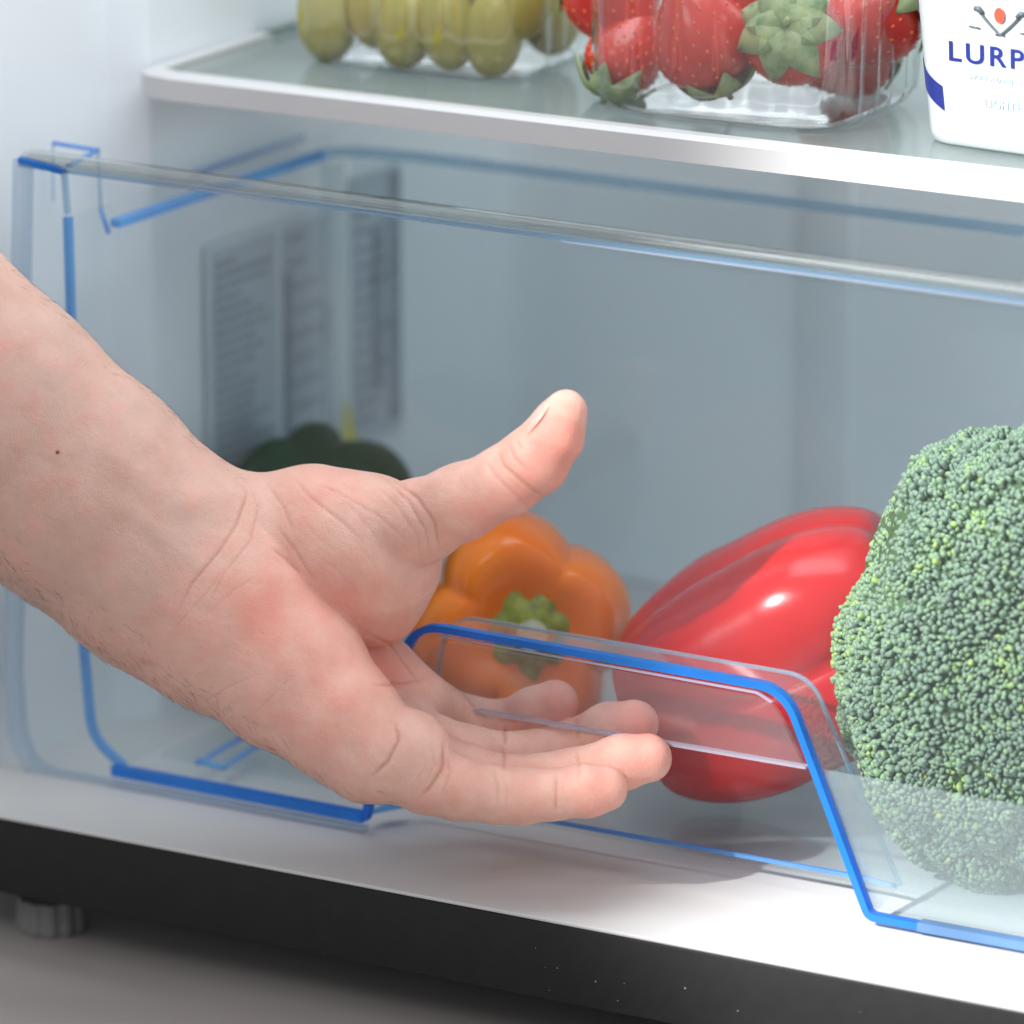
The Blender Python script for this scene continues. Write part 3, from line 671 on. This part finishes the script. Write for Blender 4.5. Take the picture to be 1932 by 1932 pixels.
for pts, k in (([(760, 1305, -17, 10.5), (812, 1336, -26, 9.6), (882, 1364, -35, 8.7), (960, 1370, -33, 8.3), (1008, 1347, -28, 8.6), (1046, 1327, -25, 7.9)], 2.5),
               ([(720, 1365, -6, 11), (810, 1400, -4, 9.6), (880, 1420, -5, 9.0), (975, 1430, -14, 8.4), (1085, 1410, -19, 8.8), (1150, 1380, -14, 9.3), (1196, 1366, -11, 8.2)], 2.5),
               ([(730, 1405, 5, 11), (810, 1436, 7, 9.6), (885, 1458, 7, 8.7), (962, 1474, 7, 7.9), (1080, 1460, 9, 8.0), (1170, 1440, 12, 8.9), (1222, 1431, 13, 8.0)], 2.5),
               ([(745, 1445, 17, 12), (805, 1470, 19, 11), (868, 1489, 21, 9.9), (935, 1500, 22, 9.2), (985, 1503, 22, 8.9), (1042, 1501, 23, 8.1), (1105, 1492, 24, 8.5), (1140, 1488, 24, 7.5)], 2.5)):
    g = blank(); chain(g, pts, k); fing.append(g)
F_ = smin(arm, heel, 9)
T_ = smin(then, thumb, 3.2)
P_ = palm
fg = fing[0]
for g in fing[1:]: fg = smin(fg, g, .9)
P_ = smin(P_, fg, 3.0)
hand = smin(smin(F_, T_, 1.6), P_, 2.2)
aw = smin(arm, then, 12)          # smooth wrist under the thumb mound
hand = smin(hand, aw, 1.0)
del arm, heel, then, thumb, palm, fing, fg, F_, T_, P_, aw

hand[:2] = 5; hand[:, -2:] = 5
def surface_nets(f):
    ins = f < 0; nx, ny, nz = f.shape
    c = np.zeros((nx-1, ny-1, nz-1), np.uint8)
    for i in (0, 1):
        for j in (0, 1):
            for k in (0, 1): c += ins[i:nx-1+i, j:ny-1+j, k:nz-1+k]
    act = np.argwhere((c > 0) & (c < 8)); idx = -np.ones(c.shape, np.int32); idx[tuple(act.T)] = np.arange(len(act))
    pos = np.zeros((len(act), 3)); cnt = np.zeros(len(act))
    cor = [(i, j, k) for i in (0, 1) for j in (0, 1) for k in (0, 1)]
    val = {q: f[act[:, 0]+q[0], act[:, 1]+q[1], act[:, 2]+q[2]] for q in cor}
    for q in cor:
        for ax in range(3):
            if q[ax] == 0:
                p = list(q); p[ax] = 1; p = tuple(p); a, b = val[q], val[p]; m = (a < 0) != (b < 0)
                t = np.where(m, a/np.where(m, a-b, 1), 0); v = np.tile(np.array(q, float), (len(act), 1)); v[:, ax] += t
                pos[m] += v[m]; cnt[m] += 1
    V = (act+pos/cnt[:, None])*VOX+LO
    Q = []
    for ax in range(3):
        a = [slice(None)]*3; b = [slice(None)]*3; a[ax] = slice(0, -1); b[ax] = slice(1, None)
        ch = np.argwhere(ins[tuple(a)] != ins[tuple(b)]); u, v = (ax+1) % 3, (ax+2) % 3
        ch = ch[(ch[:, u] > 0) & (ch[:, v] > 0) & (ch[:, u] < f.shape[u]-1) & (ch[:, v] < f.shape[v]-1)]
        def at(du, dv): e = ch.copy(); e[:, u] += du; e[:, v] += dv; return idx[tuple(e.T)]
        q = np.stack([at(-1, -1), at(0, -1), at(0, 0), at(-1, 0)], 1)
        flip = ~ins[tuple(ch.T)]; q[flip] = q[flip][:, ::-1]; Q.append(q)
    return V, np.concatenate(Q)
HV, HQ = surface_nets(hand)
# light smoothing that keeps the folds
E_ = np.concatenate([HQ[:, [0, 1]], HQ[:, [1, 2]], HQ[:, [2, 3]], HQ[:, [3, 0]]]); E_ = np.concatenate([E_, E_[:, ::-1]])
deg = np.bincount(E_[:, 0], minlength=len(HV)).astype(float)
def lap(X):
    return np.stack([np.bincount(E_[:, 0], weights=X[E_[:, 1], i], minlength=len(X)) for i in range(X.shape[1])], 1)/deg[:, None]
for _ in range(3): HV = HV+.5*(lap(HV)-HV)
def vnorm(V):
    n = np.cross(V[HQ[:, 2]]-V[HQ[:, 0]], V[HQ[:, 3]]-V[HQ[:, 1]]); o = np.zeros_like(V)
    for k in range(4):
        for a in range(3): o[:, a] += np.bincount(HQ[:, k], weights=n[:, a], minlength=len(V))
    return o/np.maximum(np.linalg.norm(o, axis=1)[:, None], 1e-9)
HN = vnorm(HV)
PX = HV[:, 0]*5.796+966; PY = 966-HV[:, 1]*5.796
def pdist(poly):
    global PT
    d = np.full(len(HV), 1e9); PT = np.zeros(len(HV)); acc = 0; tot = sum(math.dist(a, b) for a, b in zip(poly, poly[1:]))
    for a, b in zip(poly, poly[1:]):
        ax_, ay = a; bx, by = b; dx, dy = bx-ax_, by-ay; L_ = math.hypot(dx, dy); t = np.clip(((PX-ax_)*dx+(PY-ay)*dy)/(dx*dx+dy*dy), 0, 1)
        e = np.hypot(PX-ax_-t*dx, PY-ay-t*dy); PT = np.where(e < d, (acc+t*L_)/tot, PT); d = np.minimum(d, e); acc += L_
    return d/5.796
front = HN[:, 2] > -.15
# creases of palm, wrist and fingers: (polyline, width mm, depth mm, w range)
CR = [([(432, 900), (470, 930), (452, 990), (420, 1040), (370, 1100), (335, 1170)], .9, .38, (0, 60)),
      ([(470, 915), (490, 960), (478, 1020), (430, 1080), (395, 1150)], .8, .25, (0, 60)),
      ([(500, 905), (540, 960), (560, 1010)], .7, .25, (0, 60)), ([(548, 895), (590, 940), (650, 985), (700, 1035)], .8, .30, (0, 60)),
      ([(575, 905), (640, 930), (720, 975), (780, 1030)], .7, .2, (0, 60)), ([(520, 985), (560, 1035), (600, 1100)], .8, .25, (0, 60)),
      
      ([(512, 1030), (545, 1055), (575, 1085)], .9, .35, (0, 60)), ([(590, 1040), (640, 1075), (690, 1130)], .6, .12, (0, 60)), ([(640, 985), (700, 1050), (740, 1120)], .6, .12, (0, 60)), ([(560, 960), (600, 1010), (660, 1060)], .6, .14, (0, 60)), ([(600, 905), (660, 950), (735, 1040)], .6, .14, (0, 60)),
      ([(740, 905), (790, 940), (822, 985), (832, 1045)], .9, .40, (5, 60)), ([(722, 900), (772, 945), (806, 1000), (815, 1060)], .7, .30, (5, 60)), ([(700, 905), (752, 955), (790, 1010), (800, 1080)], .7, .22, (5, 60)),
      ([(862, 975), (888, 1000), (893, 1030)], .7, .2, (10, 60)), ([(910, 862), (935, 900), (975, 935), (1000, 968)], .9, .28, (10, 70)), ([(938, 848), (950, 880), (985, 910), (1030, 945)], 1.0, .42, (10, 70)), ([(958, 840), (972, 868), (1000, 895)], .8, .35, (10, 70)), ([(975, 832), (985, 855)], .7, .35, (10, 70)),
      ([(690, 1195), (735, 1215), (760, 1250), (800, 1300)], .9, .4, (-30, 30)), ([(700, 1285), (760, 1290), (815, 1280)], .8, .4, (-30, 20)), ([(740, 1330), (790, 1350), (850, 1365)], .8, .3, (-30, 10)),
      ([(750, 1350), (756, 1390), (735, 1430), (700, 1462)], 1.1, .55, (0, 60)), ([(840, 1385), (838, 1440), (812, 1480), (790, 1500)], 1.1, .55, (0, 60)), ([(800, 1400), (805, 1440), (780, 1475)], .6, .2, (5, 60)), ([(815, 1395), (822, 1435), (805, 1470)], .5, .18, (5, 60)),
      ([(845, 1418), (850, 1450), (835, 1495)], .8, .3, (5, 60)), ([(930, 1440), (938, 1470), (940, 1510)], 1.2, .35, (5, 60)), ([(944, 1445), (955, 1480), (955, 1520)], .7, .2, (5, 60)), ([(1046, 1448), (1048, 1480), (1046, 1530)], 1.2, .45, (5, 60)), ([(1058, 1455), (1062, 1490)], .6, .15, (5, 60)),
      ([(945, 1405), (952, 1425), (950, 1450)], 1.0, .4, (-5, 25)), ([(1085, 1410), (1092, 1440), (1088, 1465)], 1.1, .35, (0, 30)), ([(950, 1370), (956, 1392), (955, 1410)], 1.2, .4, (-20, 8)), ([(1083, 1355), (1090, 1375), (1090, 1400)], 1.1, .35, (-20, 10)),
      ([(395, 1160), (450, 1110), (500, 1080)], .7, .15, (0, 60)), ([(330, 1190), (395, 1120), (440, 1060)], .6, .18, (0, 60)), ([(380, 1330), (440, 1290), (490, 1270), (520, 1262)], .6, .18, (0, 60)), ([(480, 1345), (540, 1290), (570, 1250)], .6, .15, (0, 60))]
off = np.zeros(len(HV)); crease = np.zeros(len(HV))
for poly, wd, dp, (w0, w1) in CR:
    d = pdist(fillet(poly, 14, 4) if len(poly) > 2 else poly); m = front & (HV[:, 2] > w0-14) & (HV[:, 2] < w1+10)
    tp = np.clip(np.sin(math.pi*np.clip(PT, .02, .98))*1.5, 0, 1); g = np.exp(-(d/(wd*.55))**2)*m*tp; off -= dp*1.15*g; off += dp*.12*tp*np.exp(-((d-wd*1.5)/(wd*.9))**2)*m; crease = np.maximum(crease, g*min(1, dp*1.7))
# tendons and soft unevenness
nz = np.array([noise.noise(Vector(v)*.055) for v in HV]); nz2 = np.array([noise.noise(Vector(v)*.16+Vector((9, 2, 4))) for v in HV])
off += .45*nz+.16*nz2
for poly, wd, dp in (([(200, 840), (330, 950), (455, 935)], 5, .7), ([(250, 960), (380, 1060)], 4, .5), ([(450, 925), (520, 1010)], 4, .5)):
    off += dp*np.exp(-(pdist(poly)/wd)**2)*front
HV = HV+HN*off[:, None]; HV = HV+.2*(lap(HV)-HV); HN = vnorm(HV)
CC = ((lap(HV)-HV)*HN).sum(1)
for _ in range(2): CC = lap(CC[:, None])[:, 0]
crease = np.clip(crease*.8+np.clip(CC-.012, 0, .1)*11, 0, 1)  # concave folds darkened, painting fold shade on top of their redness
# skin tone patches that belong to the skin: redder pads, paler wrist; folds are redder and also darkened for shade
def blob(x, y, r, w=None):
    g = np.exp(-((PX-x)**2+(PY-y)**2)/(r*r)); return g if w is None else g*np.exp(-((HV[:, 2]-w)/14)**2)
red = .8*blob(500, 1150, 80)+.45*blob(620, 1290, 110)+.35*blob(640, 1090, 90)+.9*blob(1065, 830, 75)+.45*blob(1010, 930, 70)+.75*blob(1130, 1490, 50, 24)+.85*blob(1220, 1430, 60, 12)+.85*blob(1210, 1360, 60, -3)+.7*blob(1050, 1325, 50, -18)+.5*blob(860, 1480, 45, 20)+.4*blob(1000, 1495, 40, 22)+.5*blob(740, 1260, 60)+.35*blob(900, 980, 60)+.3*blob(590, 930, 60)
red += .28*nz2+.22*nz
palmw = 1/(1+np.exp(-((PX+PY*.6)-1010)/60))        # palm skin beyond the wrist
body_ = fromnp('person', (HV[:, 0:1]*RGT+HV[:, 1:2]*UPV-HV[:, 2:3]*FWD)/1000, HQ, None)
tag(body_, 'bare left forearm and open hand, palm up, reaching under the drawer handle', 'person')
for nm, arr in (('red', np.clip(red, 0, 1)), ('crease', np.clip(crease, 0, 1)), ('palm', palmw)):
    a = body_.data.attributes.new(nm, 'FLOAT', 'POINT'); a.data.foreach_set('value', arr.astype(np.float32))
sk = N('skin')
def att(n): return sk.n('ShaderNodeAttribute', attribute_name=n).outputs['Fac']
def mix(f, a, b, t='MIX'):
    m = sk.n('ShaderNodeMix', data_type='RGBA', blend_type=t)
    for i, v in ((0, f), (6, a), (7, b)):
        if isinstance(v, (float, int)): m.inputs[i].default_value = v
        elif isinstance(v, tuple): m.inputs[i].default_value = S(v)
        else: sk.l(v, m.inputs[i])
    return m.outputs[2]
mott = sk.ramp(sk.noise(90, 5, .6), [(.35, (.61, .365, .29)), (.68, (.69, .435, .355))])
pal = sk.ramp(sk.noise(140, 5, .6), [(.35, (.76, .43, .345)), (.7, (.84, .51, .415))])
cool = sk.ramp(sk.noise(34, 3, .5), [(.50, (0, 0, 0)), (.72, (.35, .35, .35))])
mott = mix(cool, mott, (.50, .38, .33))
c = mix(att('palm'), mott, pal)
c = mix(att('red'), c, (.80, .285, .225))
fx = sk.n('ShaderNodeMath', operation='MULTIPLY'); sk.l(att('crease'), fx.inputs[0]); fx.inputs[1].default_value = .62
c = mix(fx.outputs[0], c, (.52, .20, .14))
vein = sk.n('ShaderNodeTexVoronoi', feature='DISTANCE_TO_EDGE'); sk.l(sk.coord(), vein.inputs['Vector']); vein.inputs['Scale'].default_value = 1150
sk.l(c, sk.p.inputs['Base Color'])
nb = sk.bump(vein.outputs['Distance'], .5, .00024)
ws = sk.n('ShaderNodeTexWave'); ws.inputs['Scale'].default_value = 420; ws.inputs['Distortion'].default_value = 3.5; ws.inputs['Detail'].default_value = 2; sk.l(sk.coord(), ws.inputs['Vector'])
nb = sk.bump(ws.outputs['Fac'], .16, .0002, nb); nb = sk.bump(sk.noise(420, 5, .6), .5, .0006, nb)
sk.l(nb, sk.p.inputs['Normal'])
sk.set(Roughness=.54, Specular_IOR_Level=.40, Subsurface_Weight=.14, Subsurface_Scale=.0022); sk.p.inputs['Subsurface Radius'].default_value = (1, .35, .2)
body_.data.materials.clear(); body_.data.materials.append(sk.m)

def hw(px, py, w): v = hp((px, py, w)); return (v[0]*RGT+v[1]*UPV-v[2]*FWD)/1000
# thumbnail: a curved plate on the back of the thumb tip
nm_ = paint('nail', (.80, .44, .37), .3, .06, 200)
cN = None; tN = hw(1064, 750, 43.5)-hw(1007, 824, 40); tN /= np.linalg.norm(tN)
nN = -RGT*.86+UPV*.50-FWD*.10; nN -= tN*(nN @ tN); nN /= np.linalg.norm(nN); cN = hw(1045, 812, 44.2)+nN*.0083; sN = np.cross(tN, nN)
V, Fc = [], []; a_, b_2 = 9, 9
for i in range(a_+1):
    for j in range(b_2+1):
        u0 = (i/a_*2-1); v0 = (j/b_2*2-1); u = u0*math.sqrt(1-.38*v0*v0); v = v0*math.sqrt(1-.38*u0*u0); wd = .0078*(1-.10*u**2); ang_ = v*.80
        ln = .0078*u
        p = cN+tN*ln+sN*wd*math.sin(ang_)/.80*1.05+nN*(.0072*(math.cos(ang_)-1)+.0003-.0012*u*u); V.append(p)
for i in range(a_):
    for j in range(b_2): Fc.append((i*(b_2+1)+j, (i+1)*(b_2+1)+j, (i+1)*(b_2+1)+j+1, i*(b_2+1)+j+1))
o = mesh_obj('thumbnail', V, Fc, nm_, body_, smooth=True); so_ = o.modifiers.new('s', 'SOLIDIFY'); so_.thickness = .0003; so_.offset = 0
# mole on the forearm
dm = np.hypot(PX-123, PY-857)+(~front)*1e4; k_ = int(np.argmin(dm)); mp = (HV[k_, 0]*RGT+HV[k_, 1]*UPV-HV[k_, 2]*FWD)/1000
bm = bmesh.new(); bmesh.ops.create_icosphere(bm, subdivisions=2, radius=.0008, matrix=Matrix.Translation(mp-FWD*(-.0004)))
me = bpy.data.meshes.new('mole'); bm.to_mesh(me); bm.free(); me.materials.append(paint('mole', (.28, .075, .035), .6)); o = bpy.data.objects.new('mole', me); COL.objects.link(o); o.parent = body_
# fine hairs along the arm
cu = bpy.data.curves.new('arm_hair', 'CURVE'); cu.dimensions = '3D'; cu.bevel_depth = .000036; cu.bevel_resolution = 0
low = (PX < 720) & (PX > -20) & (HN[:, 1] < -.25) & (HN[:, 2] > -.35) & (HN[:, 2] < .75) & (PY > 1000)
top_ = (PX < 470) & (PX > -20) & (HN[:, 1] > .35) & (HN[:, 2] < .5) & (HN[:, 2] > -.6)
inner = (PX < 520) & (PX > -20) & (HN[:, 1] < .1) & (HN[:, 2] > .3) & (pdist([(0, 1040), (300, 1270), (560, 1450)]) < 9)
for msk, cnt_, L0 in ((low, 520, 5.5), (top_, 260, 4.0), (inner, 70, 4.0)):
    ii = np.flatnonzero(msk)
    for i in rng.choice(ii, min(cnt_, len(ii)), replace=False):
        if PX[i] > 560 and rng.random() < .6: continue
        p = HV[i]; nn = HN[i]; tdir = np.array([.72, -.62, .1])+rng.normal(0, .35, 3); tdir -= nn*(tdir @ nn); tdir /= np.linalg.norm(tdir)
        ln = L0*rng.uniform(.4, 1); sp = cu.splines.new('POLY'); sp.points.add(4)
        for q in range(5):
            s = q/4; r_ = p+tdir*ln*s*(1-.15*s)+nn*(ln*(.30*s-.16*s*s))
            wv = (r_[0]*RGT+r_[1]*UPV-r_[2]*FWD)/1000; sp.points[q].co = (*wv, 1); sp.points[q].radius = 1-.75*s
cu.materials.append(paint('hair', (.09, .055, .04), .5)); o = bpy.data.objects.new('arm_hair', cu); COL.objects.link(o); o.parent = body_; o = to_mesh(o); o['kind'] = 'stuff'
